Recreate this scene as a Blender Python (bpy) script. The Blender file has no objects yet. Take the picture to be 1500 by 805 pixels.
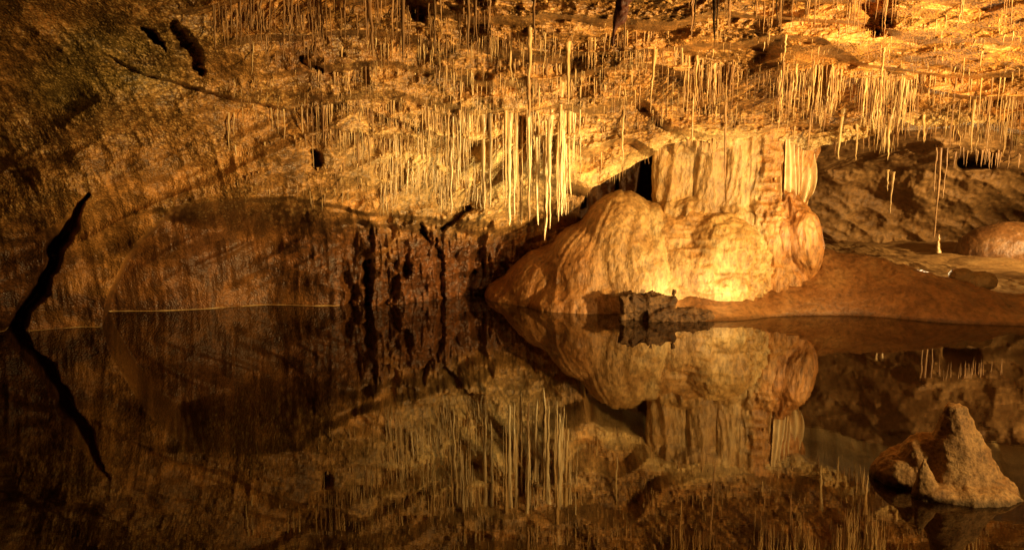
import bpy, bmesh, math, random
import numpy as np
from mathutils import Vector
random.seed(7); RNG = np.random.default_rng(11)
scene = bpy.context.scene
COL = scene.collection

# ------------------------------------------------------------------ camera
F = 1200.0; CXp, CYp = 750.0, 402.5; H = 2.0; PITCH = math.radians(8.0)
cp, sp = math.cos(PITCH), math.sin(PITCH)
def unproj(px, py, Y):
    """place point: measured direction in the photo + its distance Y into the cave (metres)"""
    px = np.asarray(px, float); py = np.asarray(py, float); Y = np.asarray(Y, float)
    u = (px-CXp)/F; v = -(py-CYp)/F
    s = Y/(cp+v*sp)
    return np.stack([u*s, Y+0*u, H+s*(-sp+v*cp)], -1)
def water_Y(py):
    v = -(np.asarray(py, float)-CYp)/F
    return H*(cp+v*sp)/(sp-v*cp)
cam_d = bpy.data.cameras.new('camera'); cam = bpy.data.objects.new('camera', cam_d); COL.objects.link(cam)
cam_d.sensor_width = 36; cam_d.lens = 36*F/1500; cam_d.clip_end = 200; cam_d.clip_start = .05
cam.location = (0, 0, H); cam.rotation_euler = (math.radians(90)-PITCH, 0, 0)
scene.camera = cam

# ------------------------------------------------------------------ noise
def _hash(ix, iy, iz, seed):
    h = (ix.astype(np.uint32)*np.uint32(374761393) + iy.astype(np.uint32)*np.uint32(668265263)
         + iz.astype(np.uint32)*np.uint32(2147483647) + np.uint32((seed*974634777) & 0xffffffff))
    h = (h ^ (h >> np.uint32(13)))*np.uint32(1274126177)
    h = (h ^ (h >> np.uint32(16)))*np.uint32(2246822519)
    return ((h ^ (h >> np.uint32(15))) & np.uint32(0xffffff)).astype(np.float64)/float(0xffffff)*2-1
def noise(p, seed=0):
    p = np.asarray(p, float)
    i = np.floor(p).astype(np.int64); f = p-i; w = f*f*f*(f*(f*6-15)+10)
    out = 0
    for dx in (0, 1):
        wx = w[..., 0] if dx else 1-w[..., 0]
        for dy in (0, 1):
            wy = w[..., 1] if dy else 1-w[..., 1]
            for dz in (0, 1):
                wz = w[..., 2] if dz else 1-w[..., 2]
                out = out + wx*wy*wz*_hash(i[..., 0]+dx+5000, i[..., 1]+dy+5000, i[..., 2]+dz+5000, seed)
    return out
def fbm(p, oct=4, seed=0, gain=.5, ridged=False):
    a = 1; s = 0; t = 0; q = np.asarray(p, float)
    for o in range(oct):
        n = noise(q, seed+o*17)
        if ridged: n = 1-2*np.abs(n)*1.4
        s = s+a*n; t += a; a *= gain; q = q*2.03+3.1
    return s/t
def worley(p, seed=0):
    """distance to the nearest jittered cell point: gives round popcorn knobs"""
    p = np.asarray(p, float); i = np.floor(p).astype(np.int64); f = p-i
    best = np.full(p.shape[:-1], 9.)
    for dx in (-1, 0, 1):
        for dy in (-1, 0, 1):
            for dz in (-1, 0, 1):
                a, b, c = i[..., 0]+dx+5000, i[..., 1]+dy+5000, i[..., 2]+dz+5000
                jx = _hash(a, b, c, seed)*.4+.5+dx-f[..., 0]
                jy = _hash(a, b, c, seed+1)*.4+.5+dy-f[..., 1]
                jz = _hash(a, b, c, seed+2)*.4+.5+dz-f[..., 2]
                best = np.minimum(best, jx*jx+jy*jy+jz*jz)
    return np.sqrt(best)
def sst(a, b, x):
    t = np.clip((x-a)/(b-a), 0, 1); return t*t*(3-2*t)
def seg_dist(x, y, pts):
    """distance to a polyline and the position 0..1 along it"""
    best = np.full(np.shape(x), 1e9); par = np.zeros(np.shape(x)); n = len(pts)-1
    for k in range(n):
        ax, ay = pts[k]; bx, by = pts[k+1]; dx, dy = bx-ax, by-ay
        t = np.clip(((x-ax)*dx+(y-ay)*dy)/(dx*dx+dy*dy), 0, 1)
        d = np.hypot(x-ax-t*dx, y-ay-t*dy)
        m = d < best; best = np.where(m, d, best); par = np.where(m, (k+t)/n, par)
    return best, par

# ------------------------------------------------------------------ materials
def mat(name, cols, scale=1.2, rough=.6, bump=.5, bscale=30, bdist=.02, spec=.4, knob=0, stretch=(1, 1, 1), fine=2.5, dark=.35, sss=0, vcol=False):
    m = bpy.data.materials.new(name); m.use_nodes = True; nt = m.node_tree; N = nt.nodes; L = nt.links
    b = N['Principled BSDF']
    tc = N.new('ShaderNodeNewGeometry')
    mp = N.new('ShaderNodeMapping'); mp.inputs['Scale'].default_value = stretch
    L.new(tc.outputs['Position'], mp.inputs['Vector'])
    n1 = N.new('ShaderNodeTexNoise'); n1.inputs['Scale'].default_value = scale; n1.inputs['Detail'].default_value = 8; n1.inputs['Roughness'].default_value = .62; n1.inputs['Distortion'].default_value = .6
    L.new(mp.outputs[0], n1.inputs['Vector'])
    r = N.new('ShaderNodeValToRGB'); L.new(n1.outputs['Fac'], r.inputs[0])
    e = r.color_ramp.elements
    while len(e) < len(cols): e.new(.5)
    for k, c in enumerate(cols):
        e[k].position = .3+.4*k/(len(cols)-1); e[k].color = (*c, 1)
    n2 = N.new('ShaderNodeTexNoise'); n2.inputs['Scale'].default_value = bscale; n2.inputs['Detail'].default_value = 6; n2.inputs['Roughness'].default_value = .65
    L.new(mp.outputs[0], n2.inputs['Vector'])
    base_out = r.outputs[0]
    if vcol:
        at_ = N.new('ShaderNodeVertexColor'); at_.layer_name = 'tint'
        mv = N.new('ShaderNodeMix'); mv.data_type = 'RGBA'; mv.blend_type = 'MULTIPLY'; mv.inputs[0].default_value = 1
        L.new(at_.outputs['Color'], mv.inputs[6]); L.new(r.outputs[0], mv.inputs[7]); base_out = mv.outputs[2]
    # small-scale darkening in pits
    r2 = N.new('ShaderNodeMapRange'); r2.inputs[1].default_value = .32; r2.inputs[2].default_value = .62
    r2.inputs[3].default_value = dark; r2.inputs[4].default_value = 1.15
    L.new(n2.outputs['Fac'], r2.inputs[0])
    mx = N.new('ShaderNodeMix'); mx.data_type = 'RGBA'; mx.blend_type = 'MULTIPLY'; mx.inputs[0].default_value = 1
    L.new(base_out, mx.inputs[6]); L.new(r2.outputs[0], mx.inputs[7])
    L.new(mx.outputs[2], b.inputs['Base Color'])
    b.inputs['Roughness'].default_value = rough; b.inputs['Specular IOR Level'].default_value = spec
    bp = N.new('ShaderNodeBump'); bp.inputs['Strength'].default_value = bump; bp.inputs['Distance'].default_value = bdist
    hgt = n2.outputs['Fac']
    if knob:
        v = N.new('ShaderNodeTexVoronoi'); v.inputs['Scale'].default_value = knob; L.new(mp.outputs[0], v.inputs['Vector'])
        ma = N.new('ShaderNodeMath'); ma.operation = 'SUBTRACT'; L.new(n2.outputs['Fac'], ma.inputs[0]); L.new(v.outputs['Distance'], ma.inputs[1]); hgt = ma.outputs[0]
    L.new(hgt, bp.inputs['Height'])
    n3 = N.new('ShaderNodeTexNoise'); n3.inputs['Scale'].default_value = bscale*fine; n3.inputs['Detail'].default_value = 3
    L.new(mp.outputs[0], n3.inputs['Vector'])
    b2 = N.new('ShaderNodeBump'); b2.inputs['Strength'].default_value = bump*.6; b2.inputs['Distance'].default_value = bdist/fine
    L.new(n3.outputs['Fac'], b2.inputs['Height']); L.new(bp.outputs[0], b2.inputs['Normal'])
    L.new(b2.outputs[0], b.inputs['Normal'])
    rr = N.new('ShaderNodeMapRange'); rr.inputs[3].default_value = max(.1, rough-.18); rr.inputs[4].default_value = min(1, rough+.18)
    L.new(n1.outputs['Fac'], rr.inputs[0]); L.new(rr.outputs[0], b.inputs['Roughness'])
    if sss:
        b.inputs['Subsurface Weight'].default_value = sss; b.inputs['Subsurface Radius'].default_value = (.03, .015, .006); b.inputs['Subsurface Scale'].default_value = .5
    return m
M = {}
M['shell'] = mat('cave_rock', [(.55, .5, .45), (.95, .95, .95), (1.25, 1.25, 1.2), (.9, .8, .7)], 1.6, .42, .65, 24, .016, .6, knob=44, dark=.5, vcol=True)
M['flow'] = mat('flowstone', [(.40, .21, .065), (.56, .34, .12), (.66, .47, .21)], 2.2, .42, .9, 18, .034, .6, stretch=(1, 1, .5), dark=.4, vcol=True, fine=2.6)
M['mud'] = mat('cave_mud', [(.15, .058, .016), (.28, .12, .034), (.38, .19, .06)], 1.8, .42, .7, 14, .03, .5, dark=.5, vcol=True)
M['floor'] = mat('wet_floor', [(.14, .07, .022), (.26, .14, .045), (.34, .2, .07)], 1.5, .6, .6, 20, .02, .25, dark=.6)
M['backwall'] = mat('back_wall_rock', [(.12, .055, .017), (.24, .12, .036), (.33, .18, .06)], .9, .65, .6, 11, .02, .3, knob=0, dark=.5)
M['stal'] = mat('pale_calcite', [(.40, .21, .065), (.58, .37, .14), (.70, .52, .25)], 3, .38, .5, 30, .012, .5, stretch=(1, 1, .3), dark=.7)
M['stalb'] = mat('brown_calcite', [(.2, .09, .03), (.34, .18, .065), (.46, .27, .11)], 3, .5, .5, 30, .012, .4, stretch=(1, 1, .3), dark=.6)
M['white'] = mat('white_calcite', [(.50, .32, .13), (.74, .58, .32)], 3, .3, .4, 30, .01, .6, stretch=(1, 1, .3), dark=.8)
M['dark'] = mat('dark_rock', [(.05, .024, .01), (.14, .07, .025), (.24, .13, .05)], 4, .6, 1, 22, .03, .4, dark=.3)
M['rust'] = mat('rusty_calcite', [(.06, .015, .008), (.16, .045, .02)], 4, .5, .6, 22, .02, .4, dark=.5)
def water_mat():
    m = bpy.data.materials.new('pool_water'); m.use_nodes = True; nt = m.node_tree; N = nt.nodes; L = nt.links
    b = N['Principled BSDF']; b.inputs['Base Color'].default_value = (.012, .005, .0015, 1)
    b.inputs['Roughness'].default_value = .012; b.inputs['IOR'].default_value = 1.6; b.inputs['Specular Tint'].default_value = (1, .78, .5, 1)
    g = N.new('ShaderNodeNewGeometry'); mp = N.new('ShaderNodeMapping'); mp.inputs['Scale'].default_value = (1, 2.2, 1)
    L.new(g.outputs['Position'], mp.inputs['Vector'])
    n = N.new('ShaderNodeTexNoise'); n.inputs['Scale'].default_value = 2.5; n.inputs['Detail'].default_value = 3; L.new(mp.outputs[0], n.inputs['Vector'])
    n2 = N.new('ShaderNodeTexNoise'); n2.inputs['Scale'].default_value = 22; n2.inputs['Detail'].default_value = 2; L.new(mp.outputs[0], n2.inputs['Vector'])
    bp = N.new('ShaderNodeBump'); bp.inputs['Strength'].default_value = 1; bp.inputs['Distance'].default_value = .00025; L.new(n.outputs['Fac'], bp.inputs['Height'])
    b2 = N.new('ShaderNodeBump'); b2.inputs['Strength'].default_value = 1; b2.inputs['Distance'].default_value = .00005; L.new(n2.outputs['Fac'], b2.inputs['Height'])
    L.new(bp.outputs[0], b2.inputs['Normal']); L.new(b2.outputs[0], b.inputs['Normal'])
    return m
M['water'] = water_mat()

# ------------------------------------------------------------------ object helpers
def link(name, me, material, parent=None, smooth=True):
    o = bpy.data.objects.new(name, me); COL.objects.link(o)
    me.materials.append(material)
    if smooth: me.polygons.foreach_set('use_smooth', [True]*len(me.polygons))
    if parent: o.parent = parent
    return o
def tag(o, label=None, cat=None, group=None, kind=None):
    if label: o['label'] = label
    if cat: o['category'] = cat
    if group: o['group'] = group
    if kind: o['kind'] = kind
    return o
def empty(name, loc):
    o = bpy.data.objects.new(name, None); o.location = loc; o.empty_display_size = .1; COL.objects.link(o); return o
def np_mesh(name, V, Q):
    me = bpy.data.meshes.new(name); V = np.ascontiguousarray(V.reshape(-1, 3), dtype=np.float32); Q = np.ascontiguousarray(Q, dtype=np.int32)
    me.vertices.add(len(V)); me.vertices.foreach_set('co', V.ravel())
    k = Q.shape[1]
    me.loops.add(Q.size); me.loops.foreach_set('vertex_index', Q.ravel())
    me.polygons.add(len(Q)); me.polygons.foreach_set('loop_start', np.arange(0, Q.size, k, dtype=np.int32))
    me.polygons.foreach_set('loop_total', np.full(len(Q), k, dtype=np.int32))
    me.update(calc_edges=True); me.validate(); return me
def set_tint(me, c):
    a = me.color_attributes.new('tint', 'FLOAT_COLOR', 'POINT'); c = np.broadcast_to(np.asarray(c, float), (len(me.vertices), 3))
    a.data.foreach_set('color', np.concatenate([c, np.ones((len(c), 1))], 1).astype(np.float32).ravel())
def grid_faces(r, c, flip=False):
    i = np.arange(r*c).reshape(r, c)
    q = np.stack([i[:-1, :-1], i[1:, :-1], i[1:, 1:], i[:-1, 1:]], -1).reshape(-1, 4)
    return q[:, ::-1] if flip else q

# ------------------------------------------------------------------ the main shell: left wall bending over into the ceiling
CTRL = [  # direction (photo pixel) -> distance into the cave, metres
 (-700, 520, 8.0), (-700, 200, 7.4), (-700, 0, 6.0), (-700, -600, 3.2),
 (-300, 505, 9.0), (-300, 300, 8.8), (-300, 100, 7.6), (-300, -100, 6.0),
 (0, 520, 9.43), (0, 487, 9.43), (0, 400, 9.35), (0, 300, 9.25), (0, 200, 8.8), (0, 100, 8.1), (0, 0, 7.3), (0, -200, 5.2), (0, -600, 3.2),
 (140, 479, 9.72), (140, 520, 9.72), (150, 400, 9.6), (150, 300, 9.4), (150, 200, 8.9), (150, 80, 8.1),
 (300, 480, 9.95), (300, 455, 9.95), (300, 380, 9.9), (300, 300, 9.8), (300, 200, 9.4), (300, 100, 8.7), (300, 0, 7.7),
 (500, 470, 10.9), (500, 447, 10.9), (500, 380, 10.9), (500, 330, 10.75), (500, 290, 10.5), (500, 230, 10.2), (500, 150, 9.8), (500, 60, 9.0), (500, 0, 8.2),
 (600, 460, 11.5), (600, 441, 11.5), (600, 370, 11.4), (600, 320, 11.1), (600, 260, 10.7), (600, 200, 10.5),
 (700, 470, 12.1), (700, 431, 12.1), (700, 380, 12.0), (700, 330, 11.7), (700, 280, 11.2), (700, 230, 10.9), (700, 160, 10.4), (700, 80, 9.5), (700, 0, 8.0),
 (780, 400, 12.3), (780, 350, 12.2), (780, 300, 11.8), (780, 240, 11.3), (850, 300, 11.8), (850, 260, 11.3), (850, 180, 10.6), (850, 90, 9.5), (850, 0, 7.8),
 (980, 215, 11.3), (980, 150, 10.4), (980, 80, 9.4), (980, 0, 7.7),
 (1190, 220, 11.3), (1190, 170, 10.6), (1190, 90, 9.2), (1190, 0, 7.5),
 (1330, 190, 10.3), (1330, 140, 9.8), (1330, 60, 8.4), (1330, 0, 7.3),
 (1500, 215, 9.9), (1500, 150, 9.2), (1500, 60, 8.0), (1500, 0, 7.1),
 (800, -250, 4.8), (1400, -250, 4.6), (800, -600, 3.0), (1500, -600, 3.0), (2200, -600, 3.0), (2200, 0, 6.0), (2200, 250, 8.5), (1800, 220, 9.3)]
CT = np.array(CTRL, float)
def _phi(r): return r
_P = CT[:, :2]/500.
_K = _phi(np.hypot(_P[:, None, 0]-_P[None, :, 0], _P[:, None, 1]-_P[None, :, 1]))
_n = len(CT); _A = np.zeros((_n+3, _n+3)); _A[:_n, :_n] = _K - np.eye(_n)*.01
_A[:_n, _n] = 1; _A[:_n, _n+1:] = _P; _A[_n, :_n] = 1; _A[_n+1:, :_n] = _P.T
_W = np.linalg.solve(_A, np.concatenate([CT[:, 2], [0, 0, 0]]))
def base_depth(px, py):
    s = _W[_n]+_W[_n+1]*px/500+_W[_n+2]*py/500
    for k in range(_n):
        s = s+_W[k]*_phi(np.hypot(px/500-_P[k, 0], py/500-_P[k, 1]))
    return s
BX = [-900, 0, 100, 146, 156, 300, 500, 600, 660, 690, 715, 760, 800, 830, 842, 852, 870, 900, 940, 975, 1010, 1190, 1240, 1290, 1330, 1400, 1450, 1500, 1600, 2300]
BY = [540, 525, 520, 518, 500, 495, 487, 481, 477, 470, 455, 430, 405, 370, 330, 296, 276, 256, 238, 214, 206, 219, 205, 193, 188, 184, 192, 212, 225, 260]
def bottom(px): return np.interp(px, BX, BY)
CRACK = [(18, 520), (24, 482), (38, 450), (62, 420), (72, 392), (80, 365), (88, 350), (106, 325), (118, 300), (132, 285)]
ARCH_E = [(151, 520), (153, 462), (158, 432), (180, 385), (205, 350), (240, 318), (300, 303), (450, 298), (520, 330), (560, 400), (575, 500)]
def depth(px, py, want_col=False):
    px = np.asarray(px, float); py = np.asarray(py, float)
    d = base_depth(px, py)
    P = unproj(px, py, d)
    # masks
    ceil = sst(-30, 60, np.interp(px, [0, 200, 300, 400, 500, 620, 700, 800, 860, 3000], [-80, -20, 50, 110, 190, 240, 260, 300, 400, 400])-py)
    inf = sst(-150, 50, py)
    # recess under the overhang at the left (sharp left rim, soft top)
    w = noise(P*2.5, 3)*8
    left = sst(-2, 7, px+w*.35-np.interp(py, [300, 318, 350, 385, 432, 462, 540], [262, 241, 206, 181, 159, 153, 151]))
    top = sst(0, 1, (py-np.interp(px, [150, 240, 300, 450, 520, 580], [330, 296, 288, 285, 300, 400])+w)/np.interp(px, [150, 240, 300, 450, 600], [20, 24, 50, 70, 80]))
    fade = 1-sst(330, 590, px)
    d = d+1.0*left*top*fade
    rim = py-np.interp(px, [-100, 150, 245, 300, 430, 560, 700], [290, 318, 312, 300, 290, 318, 332])-w*.8
    d = d-.20*np.exp(-np.clip(-rim, 0, 300)/45.)*sst(3, -5, rim)*sst(150, 290, px)*sst(760, 680, px)
    # crevice at the far left
    cd, ct = seg_dist(px+noise(P*5, 9)*5, py, CRACK)
    wid = np.interp(ct, [0, .3, .55, .75, .8, 1], [13, 15, 13, 12, 8, 3])+4*noise(P*5, 10)+2*noise(P*14, 11)
    wid = np.maximum(wid*.8, 2.5)
    d = d+.55*(1-sst(wid*.15, wid*1.35, cd))
    # black pockets
    for (pts, r) in (([(258, 36), (268, 58), (283, 76), (292, 104)], 6), ([(203, 40), (222, 52), (243, 72)], 3), ([(440, 88), (456, 98), (474, 108)], 3.5), ([(606, -10), (612, 10), (618, 24)], 11), ([(1276, -15), (1280, 15), (1284, 42)], 13),
                      ([(1294, 26), (1304, 38)], 6), ([(461, 226), (468, 248)], 4), ([(596, 388), (578, 412), (562, 450)], 6), ([(764, 176), (766, 208)], 8), ([(648, 334), (668, 318), (690, 306)], 4),
                      ([(508, 400), (514, 450)], 5), ([(690, 400), (678, 446)], 6), ([(540, 380), (536, 450)], 3), ([(640, 350), (650, 450)], 3), ([(620, 330), (628, 352)], 2.5)):
        cd, ct = seg_dist(px+noise(P*5, 21)*6+noise(P*14, 22)*3+noise(P*31, 24)*2, py+noise(P*9, 23)*5, pts)
        rr = r*(.35+1.1*np.sin(math.pi*np.clip(ct*.8+.12, 0, 1))); d = d+(.38 if pts[0][1] < 345 else .2)*(1-sst(rr*.05, rr*1.9, cd))
    # ledges of the ceiling
    ph = (py+34*noise(P*.7, 31)+14*noise(P*2.0, 32)-.03*px)/52.
    fr = ph-np.floor(ph)
    saw = np.where(fr < .78, fr/.78, (1-fr)/.22)-.5
    d = d-ceil*.52*saw*(.6+.5*noise(P*.7, 33))
    # ridges of the left wall: long slanting beds
    q = np.stack([P[..., 0]*.35+P[..., 2]*.4, P[..., 1]*.4, P[..., 2]*1.5-P[..., 0]*.7], -1)
    d = d-(1-ceil)*inf*.15*fbm(q*1.1, 3, 41, ridged=True)*sst(470, 330, py)
    dd, dt = seg_dist(px, py, [(145, 72), (210, 106), (330, 140), (420, 158), (500, 150), (560, 166), (640, 195), (705, 208)])
    side = py-np.interp(px, [145, 210, 330, 420, 500, 560, 640, 705], [72, 106, 140, 158, 150, 166, 195, 208])+3*noise(P*9, 51)
    d = d+np.where((px > 120) & (px < 720), .26*sst(0, 5, side)*np.exp(-np.clip(side, 0, 200)/40.)*sst(120, 240, px)*sst(725, 690, px), 0)
    # second lip at (430..600, 180..215)
    side = py-np.interp(px, [430, 450, 480, 540, 600], [213, 200, 190, 196, 205])+3*noise(P*9, 52)
    d = d+.22*sst(0, 5, side)*np.exp(-np.clip(side, 0, 200)/22.)*sst(425, 450, px)*sst(600, 540, px)
    # overhang rim above the shaded lower wall
    side = py-np.interp(px, [480, 560, 640, 700, 760, 800], [318, 330, 322, 335, 330, 300])+7*noise(P*5, 55)
    d = d+.22*sst(0, 9, side)*np.exp(-np.clip(side, 0, 200)/60.)*sst(480, 540, px)*sst(800, 770, px)
    # rock relief
    d = d-(.25+.08*ceil)*fbm(P*np.array([.8, .8, 1.1]), 3, 61)*inf
    d = d-.30*np.exp(-((px-370)/130.)**2-((py-235)/55.)**2)-.16*np.exp(-((px-90)/110.)**2-((py-285)/40.)**2)+.22*sst(230, 60, px)*np.exp(-(seg_dist(px, py+14*noise(P*1.2, 68), [(-160, 250), (-60, 240), (40, 222), (130, 200), (240, 170)])[0]/26.)**2)-.25*np.exp(-((px-770)/110.)**2-((py-215)/45.)**2)-.10*fbm(P*2.0, 3, 62, ridged=True)*(.5+.5*sst(480, 400, py))*(1-.6*sst(900, 1100, px))*(1-.75*sst(560, 350, px))
    bed = np.stack([P[..., 0]*1.6+P[..., 1]*.9, P[..., 1]*1.0, P[..., 2]*5-P[..., 0]*.9], -1)
    d = d-.07*fbm(bed, 3, 63, ridged=True)*sst(850, 1050, px)
    fl = np.stack([P[..., 0]*6, P[..., 1]*3, P[..., 2]*1.1], -1)
    lowm = sst(300, 350, py)*sst(470, 560, px)
    d = d-(.02+.10*lowm)*fbm(fl, 3, 65, ridged=True)
    slick = sst(-.12, .10, fbm(P*np.array([.9, .9, 1.3])+7, 2, 71)+.22*sst(950, 1300, px)*sst(110, 90, py)-.3*sst(60, 0, abs(px-760)-150))                 # smooth bare patches
    rg = (1-.75*slick)*(1-.45*sst(500, 250, px)*sst(.3, -.1, noise(P*1.1, 72)))
    lo = sst(300, 330, py)*(1-sst(480, 560, px))
    rg = rg*(1-.5*lo)*(1-.5*sst(620, 430, px))
    d = d-.032*rg*fbm(P*np.array([7, 7, 4.5]), 3, 66, ridged=True)
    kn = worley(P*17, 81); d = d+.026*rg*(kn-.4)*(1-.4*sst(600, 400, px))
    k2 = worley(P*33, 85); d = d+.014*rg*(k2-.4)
    if not want_col: return d
    def mixc(c, col, f): return c*(1-f[..., None])+np.array(col)*f[..., None]
    c = np.zeros(px.shape+(3,))+np.array((.38, .20, .058))
    c = mixc(c, (.15, .058, .017), sst(-4, 30, rim)*sst(150, 240, px)*sst(860, 700, px)); c = mixc(c, (.17, .075, .023), sst(290, 400, py)*sst(240, 150, px))  # lower wall red-brown, darkened further for the shade under the overhang
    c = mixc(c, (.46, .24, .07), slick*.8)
    c = mixc(c, (.17, .075, .022), left*sst(285, 330, py+w)*(1-sst(420, 620, px))*.85)  # recess tinted darker, its overhang shade painted in
    c = mixc(c, (.22, .17, .045), sst(.9, .3, np.hypot((px-190)/190., (py-110)/100.)+.3*noise(P*1.5, 91))*.8)
    c = mixc(c, (.18, .08, .03), sst(.15, .5, fbm(P*1.1, 3, 92))*.7*sst(700, 400, px))
    cr = sst(.5, .25, kn)*(.35+.65*sst(-.1, .35, fbm(P*1.7, 3, 93)))*sst(360, 300, py)*(1-slick)
    c = mixc(c, (.62, .44, .18), cr*.5)
    c = c*(1-.35*sst(.38, .7, kn)*(1-slick)-.25*sst(.4, .7, k2)*(1-slick))[..., None]  # cavity shade painted into the tint: hollows between knobs darker
    c = c*(1-.4*sst(.05, -.35, fbm(P*np.array([7, 7, 4.5]), 2, 66, ridged=True)-.2))[..., None]  # relief grooves get the same painted cavity shade
    sp = sst(.36, .2, k2)*sst(-.12, .25, fbm(P*1.2, 3, 95))*sst(345, 300, py)*sst(760, 640, px)
    c = mixc(c, (.75, .55, .25), sp*.65)
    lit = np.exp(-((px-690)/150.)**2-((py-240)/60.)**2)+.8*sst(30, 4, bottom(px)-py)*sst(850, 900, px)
    c = mixc(c, (.66, .52, .25), np.clip(lit*.8, 0, 1))  # lit cluster wall and ceiling rim painted paler in the tint
    return d, np.clip(c*np.array((1.32, 1.2, 1.05)), 0, .8)
def axis(a, b, c, e, n_in, n_out):
    return np.concatenate([np.linspace(a, b, n_out, endpoint=False), np.linspace(b, c, n_in, endpoint=False), np.linspace(c, e, n_out)])
def build_shell():
    xs = axis(-700, -20, 1520, 2200, 1080, 70)
    t = np.concatenate([np.linspace(-1, 0, 70, endpoint=False), np.linspace(0, 1, 400)])
    nr = len(t); X = np.tile(xs, (nr, 1))
    B = bottom(xs)+4*noise(np.stack([xs/18., xs*0, xs*0], -1), 5)*sst(840, 860, xs)
    T = t[:, None]
    Yp = np.where(T < 0, -15+T*-1*-585, -15+(B[None]+15)*T)
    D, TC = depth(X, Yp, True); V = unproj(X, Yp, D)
    # edge curls back and up: the far side of the rim
    last = V[-1]; extra = []
    for k in range(1, 16):
        e = last.copy(); s = k/15.
        e[:, 1] += 3.2*s; e[:, 2] += .5*s*s+.05*np.sin(s*3)+.10*s*fbm(last*2+k*.3, 2, 90); e[:, 0] *= 1+.28*s
        extra.append(e)
    V = np.concatenate([V, np.array(extra)], 0)
    me = np_mesh('cave_shell', V, grid_faces(V.shape[0], V.shape[1]))
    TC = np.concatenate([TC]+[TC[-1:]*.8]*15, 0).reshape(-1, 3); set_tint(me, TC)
    return link('cave_ceiling', me, M['shell'])
shell = build_shell(); tag(shell, kind='structure')

def sheet(name, x0, x1, y0, y1, nx, ny, dfun, material):
    xs = np.linspace(x0, x1, nx); ys = np.linspace(y0, y1, ny); X, Y = np.meshgrid(xs, ys)
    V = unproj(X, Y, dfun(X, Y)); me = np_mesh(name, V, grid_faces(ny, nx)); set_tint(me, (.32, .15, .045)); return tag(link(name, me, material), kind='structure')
# recess wall behind the flowstone, with the black gap
def d_recess(x, y):
    b = 12.7+.3*(300-y)/200.+.25*(x-850)/150; P = unproj(x, y, b)
    b = b-.12*fbm(P*1.3, 3, 101)-.05*fbm(P*5, 3, 102, ridged=True)
    fr = np.floor(noise(P*np.array([.9, .9, .9]), 104)*3)/3.; b = b-.25*fr
    for pl, r in (([(962, 215), (955, 245), (948, 290)], 16), ([(858, 262), (852, 300)], 5), ([(905, 240), (903, 285)], 2)):
        cd, _ = seg_dist(x, y, pl); b = b+1.8*(1-sst(r*.7, r*1.2, cd))
    return b
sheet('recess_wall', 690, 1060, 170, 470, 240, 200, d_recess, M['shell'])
# rear chamber wall on the right
def d_back(x, y):
    b = 17.0+(250-y)*-.010+np.clip(250-y, 0, 400)*-.022+(x-1350)*-.0035
    b = np.maximum(b, 6); P = unproj(x, y, b)
    q = np.stack([P[..., 0]*.7-P[..., 2]*.9, P[..., 1]*.6, P[..., 2]*1.5+P[..., 0]*.9], -1)
    b = b-.32*fbm(q*.6, 3, 111, ridged=True)-.30*fbm(P*.5, 2, 112)-.06*fbm(P*2.4, 3, 113, ridged=True)-.02*fbm(P*np.array([9, 9, 4]), 2, 114, ridged=True)
    cd, _ = seg_dist(x, y, [(1410, 238), (1450, 236)]); b = b+1.2*(1-sst(4, 13, cd))
    return b
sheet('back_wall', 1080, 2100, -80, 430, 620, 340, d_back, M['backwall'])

# ------------------------------------------------------------------ bank, rear floor
def ground(X, Y):
    ys = np.interp(X, [-3, -.5, 0, .8, 1.6, 2.4, 3.2, 3.75, 4.5, 5.3, 6.2, 9, 14], [13.5, 13, 12, 10.9, 10.6, 10.15, 10.3, 10.45, 10.35, 10.1, 9.8, 9.2, 8.5])
    hc = np.interp(X, [-2, .5, 2, 2.6, 3.2, 3.7, 4.2, 4.8, 5.6, 6.5, 8, 14], [.2, .2, .22, .28, .42, .62, .80, .70, .50, .25, .27, .3])
    wc = np.interp(X, [2, 4, 6, 9], [1.1, 1.15, .95, .8])
    P = np.stack([X, Y, X*0], -1)
    u = (Y-ys)/wc+.10*noise(P*1.1, 121)
    up = np.where(u < 0, u*.9, np.sin(np.clip(u, 0, 1)*math.pi/2)**.8)
    back = sst(1.0, 1.9, u)
    z = np.where(u < 1, up*hc, hc*(1-back)+.22*back)
    P2 = np.stack([X*3.2, Y*.9, X*0], -1)
    z = z+sst(0, .4, u)*(.07*fbm(P*1.3, 3, 122)+.035*fbm(P2, 3, 125, ridged=True)+.012*fbm(P*8, 3, 123, ridged=True))+.02*sst(1.5, 2.5, u)*fbm(P*2.2, 3, 124, ridged=True)
    return z
def build_ground():
    xs = np.concatenate([np.linspace(-3, 1.5, 40, endpoint=False), np.linspace(1.5, 7.5, 460, endpoint=False), np.linspace(7.5, 14, 60)])
    ys = np.concatenate([np.linspace(8.2, 12.4, 330, endpoint=False), np.linspace(12.4, 20, 200)])
    X, Y = np.meshgrid(xs, ys); V = np.stack([X, Y, np.maximum(ground(X, Y), -.4)], -1)
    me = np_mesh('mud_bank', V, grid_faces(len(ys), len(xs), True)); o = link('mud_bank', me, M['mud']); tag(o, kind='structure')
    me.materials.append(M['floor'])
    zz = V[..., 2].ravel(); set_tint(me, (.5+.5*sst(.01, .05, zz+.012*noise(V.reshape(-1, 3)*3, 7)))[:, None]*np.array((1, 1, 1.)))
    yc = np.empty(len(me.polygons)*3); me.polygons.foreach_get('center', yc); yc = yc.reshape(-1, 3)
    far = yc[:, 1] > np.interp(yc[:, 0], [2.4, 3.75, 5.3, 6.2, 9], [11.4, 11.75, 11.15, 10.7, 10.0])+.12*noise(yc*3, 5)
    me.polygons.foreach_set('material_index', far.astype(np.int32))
    return o
build_ground()
V = np.array([[-30, -6, 0], [30, -6, 0], [30, 24, 0], [-30, 24, 0]], float)
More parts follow.
